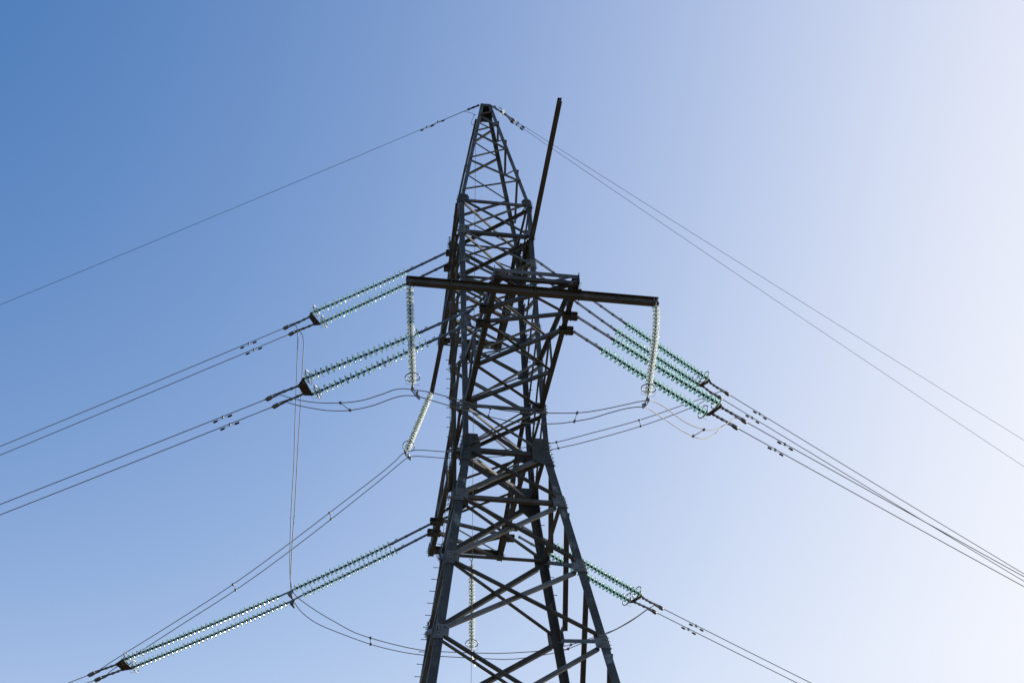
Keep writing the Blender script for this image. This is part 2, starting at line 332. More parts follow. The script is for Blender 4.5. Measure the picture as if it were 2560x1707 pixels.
# ---------------------------------------------------------------- the tower
Z, W = LAY['Z'] + [33.6, 28.4, 22.0, 14.0, 0.0], None
def half(z):
    zs, ws = LAY['Z'], LAY['W']
    if z > zs[1]: t = (zs[0] - z) / (zs[0] - zs[1]); return ws[0] + (ws[1] - ws[0]) * t
    if z > zs[8]: t = (zs[1] - z) / (zs[1] - zs[8]); return ws[1] + (ws[8] - ws[1]) * t
    return ws[8] + (ws[11] - ws[8]) * (zs[8] - z) / (zs[8] - zs[11])
def flange(z):
    zs = LAY['Z']
    if z > zs[1]: return .075 - .03 * (z - zs[1]) / (zs[0] - zs[1])
    return .075 if z > zs[8] + .6 else .075 + .045 * min(1, (zs[8] + .6 - z) / 1.2)
SG = {'L1': (-1, -1), 'R1': (1, -1), 'R2': (1, 1), 'L2': (-1, 1)}
def corner(c, k=None, z=None):
    z = Z[k] if z is None else z; h = half(z); g = flange(z); return V((SG[c][0] * (h + g), SG[c][1] * (h + g * .4), z))
FACES = [('L1', 'R1', V((0, -1, 0))), ('R1', 'R2', V((1, 0, 0))), ('R2', 'L2', V((0, 1, 0))), ('L2', 'L1', V((-1, 0, 0)))]
tower = empty('lattice_tower')
tag(tower, 'tall grey lattice steel pylon with tapered peak and crossarms carrying all the insulators', 'pylon')

def leg_size(k): return .17 if k < 8 else .25
for c, (sx, sy) in SG.items():
    m = MB()
    for k in range(1, 8): m.angle(corner(c, k), corner(c, k + 1), (-sx, 0, 0), (0, -sy, 0), .17, .018)
    m.angle(corner(c, 8), corner(c, 16), (-sx, 0, 0), (0, -sy, 0), .26, .024)
    leg = m.build('leg', M['leg'], tower)
    if c in ('L2', 'R2', 'L1'):
        z0, z1, st = {'L2': (38.2, 52, .42), 'R2': (38.2, 57, .62), 'L1': (38.0, 47, 1.3)}[c]
        z = z0
        while z < z1:
            p = corner(c, z=z) - V((sx * .06, 0, 0)); d = V((sx, 0, 0))
            if c == 'L1': p = corner(c, z=z) + V((.06, 0, 0)); d = V((0, -1, 0))
            b = MB(); b.lathe([(0, .011), (.2, .011), (.2, .02), (.215, .02)], p, d, 6)
            b.build('step_bolt', M['iron'], leg)
            z += st
    f = MB(); p = corner(c, 16); f.lathe([(0, .9), (.5, .9), (.55, .8)], p - V((0, 0, .3)), (0, 0, 1), 4)
    f.build('footing', M['concrete'], tower)

def inset(a, b, d): return a + (b - a).normalized() * d
# gusset plates at every node of every face
PLATE = {1: (.34, .42, 'darksteel'), 2: (.34, .40, 'plate'), 3: (.32, .36, 'plate'), 4: (.32, .36, 'plate'), 5: (.32, .36, 'plate'), 6: (.32, .36, 'plate'),
         7: (.46, .46, 'plate'), 8: (.56, 1.15, 'darksteel'), 9: (.41, .52, 'plate'), 10: (.42, .52, 'plate'), 11: (.43, .54, 'plate')}
for A, B, n in FACES:
    for k in range(1, 12):
        pw, ph, mk = PLATE[k]; ls = leg_size(k)
        for c, o in ((A, B), (B, A)):
            e = (corner(o, k) - corner(c, k)).normalized()
            up = (corner(c, z=Z[k] + .3) - corner(c, z=Z[k] - .3)).normalized() if k != 8 else V((0, 0, 1))
            p = corner(c, k) + n * .003
            lo, hi = p - up * ph / 2, p + up * ph / 2
            if k == 8:
                lo = corner(c, z=Z[k] - ph / 2) + n * .003; hi = corner(c, z=Z[k] + ph / 2) + n * .003
                pts = [lo + e * .02, p + e * .01, hi + e * .01, hi + e * pw * .8, p + up * .2 + e * pw, p - up * .3 + e * pw, lo + e * pw * .55]
            elif k in (1, 7): pts = [lo + e * .01, hi + e * .01, hi + e * pw * .6, p + up * ph * .2 + e * pw, lo + e * pw]
            else: pts = [lo + e * .01, hi + e * .01, hi + e * pw * .95, lo + e * pw]
            m = MB()
            if k == 8:   # folded along the kink of the leg
                m.plate([pts[0], pts[1], pts[5], pts[6]], n, .014); m.plate([pts[1], pts[2], pts[3], pts[4], pts[5]], n, .014)
            else: m.plate(pts, n, .014)
            nb = 7 if k == 8 else 4
            for i in range(nb):
                q = lo + (hi - lo) * ((i + .5) / nb) + n * .014
                m.bolt(q + e * .07, n, .018, .07)
                if k == 8 or k > 8: m.bolt(q + e * .15, n, .018, .05)
            for s_ in (-1, 1):
                for j in (0, 1): m.bolt(p + up * s_ * ph * .32 + e * (pw * (.62 + .16 * j)) + n * .014, n, .018, .06)
            m.build('gusset_plate', M[mk], tower)

# face bracing
def brace(p0, p1, n, off, a, inward, mk, t=.01, name='diagonal_brace', par=None):
    if mk == 'steel': mk = random.choice(['steel', 'steel', 'brownsteel', 'palesteel', 'brownsteel'])
    ax = (p1 - p0).normalized(); u = n.cross(ax)
    if u.z < 0: u = -u
    m = MB(); o = n * off - u * a / 2
    m.angle(p0 + o, p1 + o, u, -n if inward else n, a, t)
    return m.build(name, M[mk], par or tower)
low = MB()
for fi, (A, B, n) in enumerate(FACES):
    for k in range(1, 16):
        a0, b0, a1, b1 = corner(A, k), corner(B, k), corner(A, k + 1), corner(B, k + 1)
        if k < 8:
            d = .2; s1, s2 = .062, .095
            P = [inset(a0, b0, d), inset(b1, a1, d), inset(b0, a0, d), inset(a1, b1, d)]
            P[0].z -= .08; P[2].z -= .08; P[1].z += .08; P[3].z += .08
            brace(P[0], P[1], n, -.03, s1, True, 'steel', .008)
            brace(P[2], P[3], n, .020, s2, False, 'steel' if k != 7 else 'darksteel', .01)
        elif k < 12:
            d = .3; s1, s2 = .15, .12
            P = [inset(a0, b0, d), inset(b1, a1, d), inset(b0, a0, d), inset(a1, b1, d)]
            P[0].z -= .2; P[2].z -= .2; P[1].z += .2; P[3].z += .2
            brace(P[0], P[1], n, .020, s1, False, 'darksteel', .014)
            brace(P[2], P[3], n, -.04, s2, True, 'steel', .012)
        else:
            for p, q, o in ((a0, b1, .02), (b0, a1, -.04)):
                ax = (q - p).normalized(); u = n.cross(ax); low.angle(p + n * o, q + n * o, u, n if o > 0 else -n, .15, .014)
for k in (1, 2, 7, 8, 9):
    for A, B, n in FACES:
        p, q = inset(corner(A, k), corner(B, k), .19), inset(corner(B, k), corner(A, k), .19)
        brace(p, q, n, -.075, {1: .085, 2: .12, 7: .085, 8: .14, 9: .13}[k], True, {2: 'darksteel', 8: 'darksteel'}.get(k, 'steel'), .01, 'horizontal_strut')
lo = low.build('lower_lattice', M['steel'], tower); lo['kind'] = 'stuff'
for k in (1, 2, 7, 8):
    for i, (A, B) in enumerate((('L1', 'R2'), ('R1', 'L2'))):
        p, q = corner(A, k), corner(B, k); p, q = inset(p, q, .25), inset(q, p, .25)
        p.z -= .07 + i * .12; q.z -= .07 + i * .12
        m = MB(); d = (q - p).normalized(); u = V((0, 0, 1)).cross(d); m.angle(p - u * .05, q - u * .05, u, (0, 0, -1), .1, .01)
        m.build('plan_brace', M['steel'], tower)

# ---- peak
peak = empty('peak', (0, 0, Z[1]), tower)
def pk(c, t): return corner(c, z=Z[0] + (Z[1] - Z[0]) * t)
for c, (sx, sy) in SG.items():
    m = MB(); m.angle(pk(c, 1.03), pk(c, 0), (-sx, 0, 0), (0, -sy, 0), .13, .014); m.build('peak_leg', M['steel'], peak)
def zig(A, B, n, seq, flip=False):
    for i, (ta, tb, bold) in enumerate(seq):
        p, q = pk(A, ta), pk(B, tb); ed = (pk(B, ta) - pk(A, ta)); wd = ed.length
        p, q = p + ed.normalized() * min(.05, wd * .2), q - ed.normalized() * min(.05, wd * .2)
        brace(p, q, n, .004 if bold else -.016, .075 if bold else .055, not bold, 'steel', .008, 'peak_brace', peak)
zig('L1', 'R1', V((0, -1, 0)), [(.12, .07, 1), (.12, .216, 0), (.30, .216, 1), (.31, .457, 0), (.587, .457, 1), (.60, .775, 0), (.915, .775, 1)])
zig('R2', 'L2', V((0, 1, 0)), [(.03, .09, 1), (.135, .09, 0), (.135, .24, 1), (.34, .24, 0), (.34, .485, 1), (.647, .485, 0), (.647, .79, 1), (.98, .79, 0)])
zig('R1', 'R2', V((1, 0, 0)), [(.16, .1, 0), (.16, .23, 1), (.355, .23, 0), (.355, .477, 1), (.655, .477, 0), (.655, .81, 1), (.98, .81, 0)])
zig('L2', 'L1', V((-1, 0, 0)), [(.1, .16, 0), (.23, .16, 1), (.23, .355, 0), (.477, .355, 1), (.477, .655, 0), (.81, .655, 1), (.81, .98, 0)])
m = MB(); h = half(Z[0]) + .03; z0 = Z[0]
m.plate([(-h, -h, z0), (h, -h, z0), (h, h, z0), (-h, h, z0)], (0, 0, 1), .02)
hb = half(z0 - .45) + .02
for sx in (-1, 1): m.plate([(sx * h, -h, z0), (sx * h, h, z0), (sx * hb, hb * .9, z0 - .45), (sx * hb, -hb * .3, z0 - .45)], (sx, 0, 0), .014)
m.plate([(-h, h, z0), (h, h, z0), (hb, hb, z0 - .5), (-hb, hb, z0 - .5)], (0, 1, 0), .014)
m.plate([(-h, -h, z0), (h, -h, z0), (h, -h - .003, z0 - .13), (-h, -h - .003, z0 - .13)], (0, -1, 0), .014)
m.build('cap_plate', M['darksteel'], peak)

# ---- crossarms
def crossarm(sg, kb, kt, ys, ytip, rise, attach, label, tipw=1.30):
    zb, zt = Z[kb], Z[kt]; wb, wt = half(zb), half(zt)
    def bx(y): t = (y - wb) / (ytip - wb); return wb + (tipw - wb) * t
    def top(y): t = (y - wt) / (ytip - wt); return (wt + (tipw - .02 - wt) * t, zt + (zb + rise - zt) * t)
    arm = empty('crossarm', (0, sg * wb, zb), tower); arm['label'] = label
    for sx in (-1, 1):
        m = MB(); m.angle((sx * (wb + .012), sg * (wb + .03), zb), (sx * tipw, sg * (ytip + .06), zb), (-sx, 0, 0), (0, 0, 1), .17, .016)
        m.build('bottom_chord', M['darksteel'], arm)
        m = MB(); m.angle((sx * wt, sg * wt, zt), (sx * (tipw - .02), sg * ytip, zb + rise), (-sx, 0, 0), (0, 0, -1), .13, .014)
        m.build('top_chord', M['steel'], arm)
        pts = [wb] + ys + [ytip]
        for i in range(1, len(pts)):
            y0, y1 = pts[i - 1], pts[i]; x0, x1 = bx(y0), bx(y1); tx0, tz0 = top(max(y0, wt)); tx1, tz1 = top(y1)
            if y1 - y0 > 1.0:
                m = MB(); m.angle((sx * (x0 - .02), sg * y0, zb + .1) if i % 2 else (sx * (x1 - .02), sg * y1, zb + .1), (sx * (tx1 - .02), sg * y1, tz1 - .06) if i % 2 else (sx * (tx0 - .02), sg * y0, tz0 - .06), (0, -sg, .2), (-sx, 0, 0), .07, .008)
                m.build('arm_brace', M['steel'], arm)
            if y1 < ytip - .1:
                m = MB(); m.angle((sx * (x1 - .005), sg * y1, zb + .05), (sx * (tx1 - .005), sg * y1, tz1 - .03), (0, -sg, 0), (-sx, 0, 0), .075, .008)
                m.build('arm_post', M['steel'], arm)
    # bottom and top lacing
    def lace(ya, yb, s, z, a, mk, up):
        fx = bx if up else (lambda y: top(max(y, wt))[0])
        za = z if up else top(max(ya, wt))[1] - .03; zb_ = z if up else top(max(yb, wt))[1] - .03
        p = V((-s * (fx(ya) - .05), sg * ya, za)); q = V((s * (fx(yb) - .05), sg * yb, zb_)); ax = (q - p).normalized(); u = V((0, 0, 1)).cross(ax)
        m = MB(); m.angle(p - u * a / 2, q - u * a / 2, u, (0, 0, 1 if up else -1), a, .01); m.build('arm_brace', M[mk], arm)
    seq = [wb] + ys + [ytip]
    for i in range(1, len(seq)):
        if len(seq) > 3 and seq[i] - seq[i - 1] < 1.0: lace(seq[i - 1], seq[i], 1, zb + .03, .10, 'steel', True); continue
        lace(seq[i - 1], seq[i], 1, zb - .012, .11, 'steel', True)
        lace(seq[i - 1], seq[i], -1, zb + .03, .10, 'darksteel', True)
    tp = [wt] + [y for y in ys[::2]] + [ytip]
    for i in range(1, len(tp)): lace(tp[i - 1], tp[i], 1 if i % 2 else -1, 0, .065, 'steel', False)
    # end frame
    m = MB(); m.angle((-tipw, sg * (ytip + .02), zb + rise), (tipw, sg * (ytip + .02), zb + rise), (0, 0, -1), (0, -sg, 0), .15, .014); m.build('end_strut', M['steel'], arm)
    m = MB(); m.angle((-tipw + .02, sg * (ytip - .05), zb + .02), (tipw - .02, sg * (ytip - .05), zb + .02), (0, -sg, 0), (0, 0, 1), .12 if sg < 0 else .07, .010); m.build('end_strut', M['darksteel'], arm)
    for sx in (-1, 1):
        m = MB(); m.plate([(sx * (tipw + .004), sg * (ytip + .1), zb - .02), (sx * (tipw + .004), sg * (ytip - .35), zb - .02), (sx * (tipw + .004), sg * (ytip - .3), zb + rise + .03), (sx * (tipw + .004), sg * (ytip + .1), zb + rise + .05)], (sx, 0, 0), .014)
        for i in range(3): m.bolt((sx * (tipw + .018), sg * (ytip - .05 - .1 * i), zb + .06), (sx, 0, 0), .016, .09)
        m.build('end_plate', M['darksteel'], arm)
        for y in attach:
            x = bx(y); m = MB()
            for dz in (-.11, .05):
                m.plate([(sx * (x - .22), sg * (y - .10), zb + dz), (sx * (x + .22), sg * (y - .12), zb + dz), (sx * (x + .25), sg * (y - .08), zb + dz), (sx * (x + .25), sg * (y + .08), zb + dz), (sx * (x + .22), sg * (y + .12), zb + dz), (sx * (x - .22), sg * (y + .10), zb + dz)], (0, 0, 1), .022)
            m.plate([(sx * (x + .02), sg * (y - .11), zb - .15), (sx * (x + .02), sg * (y + .11), zb - .15), (sx * (x + .02), sg * (y + .11), zb + .16), (sx * (x + .02), sg * (y - .11), zb + .16)], (sx, 0, 0), .02)
            m.bar((sx * (x + .19), sg * y, zb - .18), (sx * (x + .19), sg * y, zb + .12), .04, .04)
            m.build('hanger_bracket', M['darksteel'], arm)
    return arm
crossarm(-1, 7, 6, [3.17, 5.25, 5.94], 7.42, .33, [5.25, 5.94], 'near lower arm pointing at the viewer')
crossarm(1, 7, 6, [3.17, 5.22, 5.88], 7.25, .33, [5.22, 5.88], 'far lower arm pointing away')
crossarm(1, 2, 1, [1.9, 3.3], 5.06, .35, [], 'upper arm behind the body', tipw=1.14)
# hangers of the upper strings on the far legs
for sx in (-1, 1):
    for y, z in ((1.42, 56.86), (1.98, 56.62)):
        m = MB()
        for dz in (-.12, .02): m.plate([(sx * 1.05, y - .1, z + dz), (sx * 1.38, y - .1, z + dz), (sx * 1.38, y + .1, z + dz), (sx * 1.05, y + .1, z + dz)], (0, 0, 1), .022)
        m.plate([(sx * 1.2, y - .1, z - .12), (sx * 1.2, y + .1, z - .12), (sx * 1.2, y + .1, z + .22), (sx * 1.2, y - .1, z + .22)], (sx, 0, 0), .02)
        m.build('hanger_bracket', M['darksteel'], tower)
# jumper support beams
zb = Z[7] - .16
m = MB(); m.ibeam((-3.97, -7.07, zb), (3.86, -7.07, zb), (0, 0, 1), (0, 1, 0), .25, .19, .016)
for x in (-3.9, -2.6, 0, 2.6, 3.8): m.plate([(x - .006, -7.16, zb - .11), (x - .006, -7.08, zb - .11), (x - .006, -7.08, zb + .11), (x - .006, -7.16, zb + .11)], (1, 0, 0), .012)
for x in (-3.82, -3.74, -1.36, -1.24, 1.24, 1.36, 3.68, 3.76): m.bolt((x, -7.16, zb - .125), (0, 0, -1), .018, .035); m.bolt((x, -6.98, zb - .125), (0, 0, -1), .018, .035)
for x in (-1.3, 1.3): m.plate([(x - .14, -7.2, zb + .126), (x + .14, -7.2, zb + .126), (x + .14, -6.9, zb + .126), (x - .14, -6.9, zb + .126)], (0, 0, 1), .02)
m.build('outrigger_beam', M['beam'], tower)
zb = Z[2] - .13
m = MB(); m.ibeam((1.325, 1.3, zb), (1.03, -7.82, zb), (0, 0, 1), (1, 0, 0), .18, .14, .012); m.build('outrigger_beam', M['beam'], tower)
m = MB(); m.ibeam((-1.12, 1.6, zb), (-1.06, 7.62, zb), (0, 0, 1), (1, 0, 0), .18, .14, .012); m.build('outrigger_beam', M['beam'], tower)

# ---------------------------------------------------------------- insulators
def disc_meshes(D, H):
    r = D / 2; g = MB()
    g.lathe([(.052, .040), (.060, .056), (.067, r * .70), (.079, r * .93), (.092, r), (.108, r * .985), (.106, r * .88), (.094, r * .8), (.122, r * .74), (.122, r * .66), (.092, r * .6), (.118, r * .54), (.117, r * .46), (.088, r * .40), (.094, .030), (.060, .028)], (0, 0, 0), (0, 0, 1), 24, closed=True)
    c = MB(); c.lathe([(0., .024), (.006, .036), (.03, .043), (.058, .047), (.063, .054), (.068, .042), (.1, .030), (.118, .020), (H, .017), (H + .004, .024)], (0, 0, 0), (0, 0, 1), 12)
    return g.mesh('glass_disc', M['clear' if D < .26 else 'glass']), c.mesh('metal_cap', M['iron'])
DM = {}
def put_disc(parent, base, p, d, D, H):
    key = (D, round(H, 3))
    if key not in DM: DM[key] = disc_meshes(*key)
    gme, cme = DM[key]
    g = bpy.data.objects.new('glass_disc', gme); COL.objects.link(g)
    g.parent = parent; g.location = V(p) - V(base); g.rotation_mode = 'QUATERNION'; g.rotation_quaternion = V(d).to_track_quat('Z', 'Y')
    c = bpy.data.objects.new('metal_cap', cme); COL.objects.link(c); c.parent = g
def ring(center, d, r, tr, gap=.0, arms=None):
    d = V(d).normalized(); u, v = perp(d); n = 28; m = MB()
    a0, a1 = gap, 2 * math.pi - gap
    pts = [V(center) + (u * math.cos(a0 + (a1 - a0) * k / n) + v * math.sin(a0 + (a1 - a0) * k / n)) * r for k in range(n + 1 if gap else n)]
    m.tube(pts, tr, 8, closed=not gap)
    if arms:
        for s in (.25, .75): m.tube([pts[int(len(pts) * s)], V(center) + (pts[int(len(pts) * s)] - V(center)) * .9 + d * arms, V(center) + d * (arms + .02)], .005, 6)
    return m
def link(parent, a, b, wd=.055, name='extension_link', mk='fitting'):
    a, b = V(a), V(b); d = (b - a).normalized(); L = (b - a).length; m = MB(); u = d.cross(V((0, 0, 1))).normalized(); v = d.cross(u)
    ns = max(2, round(L / .55))
    for s in (-1, 1): m.bar(a + u * s * wd / 2, b + u * s * wd / 2, .010, .052, u)
    for i in range(ns + 1): q = a + d * L * i / ns; m.bar(q - d * .035, q + d * .035, wd + .02, .07, u)
    k = int(L / .075)
    for i in range(1, k): q = a + d * L * i / k; m.bar(q - u * wd / 2, q + u * wd / 2, .014, .014)
    return m.build(name, M[mk], parent)
TEN = 'tension insulator strings'
NAMES = {
 'UL': ['left string of the upper pair, highest one running left from the tower', 'left string of the upper pair, just below the highest one'],
 'NL': ['upper left string of the near arm, running down to the larger brown yoke', 'lower left string of the near arm, its discs whiter at the bottom edge'],
 'UR': ['right string from behind the tower, highest of the four parallel ones', 'right string from behind the tower, second of the four parallel ones'],
 'NR': ['right string of the near arm, third of the four parallel ones', 'right string of the near arm, lowest of the four parallel ones'],
 'LR': ['right string of the lowest pair, the upper, passing behind the tower leg', 'right string of the lowest pair, the lower, passing behind the tower leg'],
 'LL': ['inner half of the lowest left pair, upper string beside the tower leg', 'inner half of the lowest left pair, lower string beside the tower leg'],
 'LO': ['outer long half of the lowest left pair, upper string near bottom left corner', 'outer long half of the lowest left pair, lower string near bottom left corner'],
}
def tension_string(key, i, A, B, C, N, rg=True):
    A, B, C = V(A), V(B), V(C); t = empty('insulator_string', A)
    tag(t, 'green glass ' + NAMES[key][i], 'insulator', TEN)
    d = (C - B).normalized(); L = (C - B).length; H = L / N
    if (B - A).length > .15: 
        link(t, A, B - d * .03)
        m = MB(); m.tube([B - d * .12 + V((0, 0, .02)), B - d * .14 + V((0, 0, .11)), B - d * .2 + V((0, 0, .11)), B - d * .2 + V((0, 0, .02))], .014, 6)
        m.build('lifting_eye', M['fitting'], t)
    for k in range(N):
        j = (k + .5) / N; sag = -.02 * L * .5 * (4 * j * (1 - j)) * .6
        put_disc(t, A, B + d * (L * k / N) + V((0, 0, sag)), d, .262 if key in ('LL', 'LO', 'LR') else .30, H)
    if rg: ring(C - d * .16, d, .235, .019, .16, .2).build('arcing_ring', M['ring'], t)
    return t
COND = {}
def flat_link(parent, a, b, name):
    a, b = V(a), V(b); d = (b - a).normalized(); m = MB(); u = d.cross(V((0, 0, 1))).normalized()
    for s in (-1, 1): m.bar(a + u * s * .02, b + u * s * .02, .009, .045, u)
    for p in (a, b, a * .5 + b * .5): m.bar(p - d * .04, p + d * .04, .075, .06, u)
    k = 6
    for q in range(1, k): p = a + (b - a) * q / k; m.bar(p - u * .03, p + u * .03, .018, .018)
    return m.build(name, M['fitting'], parent)
def strain_clamp(parent, k, e):
    k, e = V(k), V(e); d = (e - k).normalized(); L = (e - k).length; u = d.cross(V((0, 0, 1))).normalized(); v = u.cross(d); m = MB()
    for s in (-1, 1): m.bar(k + u * s * .025, k + d * L * .62 + u * s * .03 + v * .025, .012, .04, u)
    m.bar(k - d * .03, k + d * .05, .08, .055, u)
    m.lathe([(0, .018), (.03, .026), (L * .3, .03), (L * .42, .055), (L * .62, .06), (L * .64, .026)], k + d * L * .34 - v * .035, d, 10)
    m.bar(k + d * L * .66 + v * .02, e - d * .05 + v * .01, .07, .075, u); m.lathe([(0, .045), (.12, .06), (.2, .04), (.23, .02)], e - d * .2, d, 10)
    m.bar(k + d * L * .3 - v * .03, k + d * L * .3 + v * .05, .02, .05, u)
    return m.build('strain_clamp', M['clamp'], parent)
def line_pts(E, F, beyond=70., k=.0009):
    E, F = V(E), V(F); h = V((F.x - E.x, F.y - E.y, 0)); L = h.length; h.normalize(); a = (F.z - E.z) / L - k * L / 2
    n = 60; T = L + beyond; o = []
    for i in range(n + 1): t = T * i / n; o.append(V((E.x + h.x * t, E.y + h.y * t, E.z + a * t + k * t * t / 2)))
    return o
CN = {'UL': ('upper left', 'pair leaving the frame on the left, first below the earth wire'), 'NL': ('near left', 'pair'), 'LL': ('', ''), 'UR': ('', ''), 'NR': ('', ''), 'LR': ('', '')}
WL = {'UL': ['conductor wire going left from the upper strings, topmost of four', 'conductor wire going left from the upper strings, second of four'],
      'NL': ['conductor wire going left from the near arm strings, third of four', 'conductor wire going left from the near arm strings, lowest of four'],
      'LL': ['conductor wire leaving at the bottom left corner, upper of the two', 'conductor wire leaving at the bottom left corner, lower of the two'],
      'UR': ['conductor wire going right from the upper strings, topmost of four', 'conductor wire going right from the upper strings, crossing below its neighbour far right'],
      'NR': ['conductor wire going right from the near arm strings, third of four', 'conductor wire going right from the near arm strings, lowest of four'],
      'LR': ['conductor wire leaving through the bottom edge at right, upper of the two', 'conductor wire leaving through the bottom edge at right, lower of the two']}
YL = {'UL': 'brown yoke plate joining the upper left pair of strings', 'NL': 'brown yoke plate joining the near arm left pair of strings', 'LL': 'brown yoke plate at bottom left joining the long outer pair of strings',
      'UR': 'dark yoke plate joining the upper right pair of strings', 'NR': 'dark yoke plate joining the near arm right pair of strings', 'LR': 'dark yoke plate joining the lowest right pair of strings'}
for n in ('UL', 'NL', 'LL', 'UR', 'NR', 'LR'):
    s = LAY[n]
    for i in (0, 1):
        if n == 'LL':
            tension_string('LL', i, s['A'][i], s['B'][i], s['M'][i], s['N'], False)
            B2, C2 = V(s['M2'][i]), V(s['C'][i]); tension_string('LO', i, B2, B2, C2, 36)
            # the tie that joins the two halves and carries the down jumper
            M1, P1 = V(s['M'][i]), V(s['P'][i]); d = (P1 - M1).normalized()
            j = MB(); u = d.cross(V((0, 0, 1))).normalized()
            j.bar(M1, P1, .035, .05, u); j.bar(P1, B2, .035, .05, u)
            j.plate([P1 - d * .14, P1 + d * .14, P1 + d * .05 + V((0, 0, -.2)), P1 - d * .05 + V((0, 0, -.2))], u, .02, -.01)
            o = j.build('tie_plate', M['fitting']); tag(o, ['grey tie plate linking the two halves of the lowest left pair, upper string', 'grey tie plate linking the two halves of the lowest left pair, lower string'][i], 'link', 'tie plates between string halves')
            c = MB(); c.lathe([(-.14, .018), (-.1, .035), (.1, .035), (.14, .018)], P1 + V((0, 0, -.2)), V((.5, .1, -.6)), 8); c.build('jumper_clamp', M['clamp'], o)
        else: tension_string(n, i, s['A'][i], s['B'][i], s['C'][i], s['N'])
    C, Y = [V(p) for p in s['C']], [V(p) for p in s['Y']]
    nn = (C[1] - C[0]).cross(Y[0] - C[0]).normalized()
    if nn.z < 0: nn = -nn
    dl = (Y[0] - C[0]).normalized(); dw = (C[1] - C[0]).normalized()
    sh = .45 if n[1] == 'R' else 0.
    Yp = [Y[q] + (C[q] - Y[q]) * sh for q in (0, 1)]
    m = MB(); m.plate([C[0] - dw * .06, Yp[0] - dw * .04 + dl * .03, Yp[1] + dw * .04 + dl * .03, C[1] + dw * .06], nn, .03, -.015)
    for p in C + Y: m.bolt(p + nn * .015, nn, .028, .06); m.bolt(p - nn * .015, -nn, .028, .06)
    tag(m.build('yoke_plate', M['rusty']), YL[n], 'yoke', 'yoke plates')
    for i in (0, 1):
        m = MB(); E_ = V(s['E'][i]); pts = line_pts(E_, s['F'][i], 75.)
        COND[n, i] = pts; m.tube(pts, .0145, 8)
        wobj = m.build('conductor_wire', M['wire']); tag(wobj, 'grey stranded ' + WL[n][i], 'wire', 'phase conductors')
        flat_link(wobj, s['Y'][i], s['K'][i], 'adjusting_link'); strain_clamp(wobj, s['K'][i], s['E'][i])

SL = {'S1': 'hanging glass string under the left end of the near outrigger beam', 'S2': 'hanging glass string under the right end of the near outrigger beam',
      'S3': 'slanting white glass string under the far outrigger beam, left of the tower', 'S4': 'hanging glass string seen between the tower legs, lowest of the four'}
for k, (a, b) in LAY['SUSP'].items():
    a, b = V(a), V(b); t = empty('suspension_string', a); tag(t, SL[k], 'insulator', 'suspension insulator strings')
    L = (b - a).length; c1 = a + (b - a) * .35 if k == 'S3' else a + V((0, 0, -L * .3)) + (b - a) * .08; c2 = b - (b - a) * .35
    bez = lambda q: a * (1 - q) ** 3 + c1 * 3 * q * (1 - q) ** 2 + c2 * 3 * q * q * (1 - q) + b * q ** 3
    N = 24; q0, q1 = .045, .955
    m = MB(); m.tube([a + V((-.05, 0, .1)), a + V((-.045, 0, .03)), a, a + V((.045, 0, .03)), a + V((.05, 0, .1))], .014, 6); m.tube([a, bez(q0)], .016, 6); m.build('shackle', M['fitting'], t)
    H = (bez(q1) - bez(q0)).length / N
    for i in range(N):
        q = q0 + (q1 - q0) * i / N; p = bez(q); d = (bez(q + .02) - bez(q)).normalized(); put_disc(t, a, p, d, .238, .15)
    d = (bez(1) - bez(.95)).normalized()
    ring(bez(.9), d, .215, .016, .0, .26).build('arcing_ring', M['ring'], t)
    # fish-tail plate and two jumper clamps
    side = {'S1': V((1, -.1, 0)), 'S2': V((-1, -.3, 0)), 'S3': V((.8, -.5, 0)), 'S4': V((.6, .8, 0))}[k].normalized()
    m = MB(); nn = side.cross(V((0, 0, 1))).normalized()
    zz = lambda u, v: b + side * u + V((0, 0, v))
    m.plate([zz(-.05, .06), zz(.04, .06), zz(.035, -.06), zz(-.04, -.10)], nn, .014); m.plate([zz(-.04, -.10), zz(0, -.085), zz(.10, -.27), zz(.07, -.30)], nn, .014)
    m.plate([zz(.01, -.065), zz(.035, -.06), zz(.16, -.24), zz(.14, -.27)], nn, .014); m.plate([zz(.07, -.30), zz(.16, -.24), zz(.21, -.30), zz(.21, -.42), zz(.17, -.42)], nn, .014)
    for q in (zz(-.02, 0), zz(.12, -.22)):
        m.lathe([(-.1, .02), (-.06, .036), (.06, .036), (.1, .02)], q + nn * .03, nn.cross(side) * .4 + side.cross(V((0, 0, 1))) + side * .2, 8)
    for q in (zz(0, .02), zz(.02, -.05), zz(.12, -.26), zz(.17, -.30)): m.bolt(q + nn * .014, nn, .016, .035)
    m.tube([bez(.95), b], .02, 6); m.build('fishtail_plate', M['ring'], t)

# ---------------------------------------------------------------- jumpers, spacers, dampers
JL = {'N0': 'upper of the two jumper wires looping in front of the tower', 'N1': 'lower of the two jumper wires looping in front of the tower',
      'L0': 'upper of the two jumper wires rising from bottom left behind the tower', 'L1': 'lower of the two jumper wires rising from bottom left behind the tower',
      'U0': 'left of the two long jumper wires dropping past the near left strings', 'U1': 'right of the two long jumper wires dropping past the near left strings'}
for k, pts in LAY['J'].items():
    m = MB(); m.tube(smooth(pts, 6), .0145, 8); o = m.build('jumper_wire', M['wire']); tag(o, JL[k], 'wire', 'jumper loops')
    for q, kk in zip((pts[0], pts[-1]), {'N': ('NL', 'NR'), 'L': ('LL', 'UR'), 'U': ('UL', 'LR')}[k[0]]):
        q = V(q); i = int(k[1]); K_, E_ = V(LAY[kk]['K'][i]), V(LAY[kk]['E'][i]); d = E_ - K_
        h_ = K_ + d * max(0., min(1., (q - K_).dot(d) / d.length_squared)); h_ = h_ + d.normalized() * .12
        m = MB(); m.tube([q, q * .5 + h_ * .5 + V((0, 0, -.02)), h_], .022, 8); m.build('terminal_lug', M['clamp'], o)
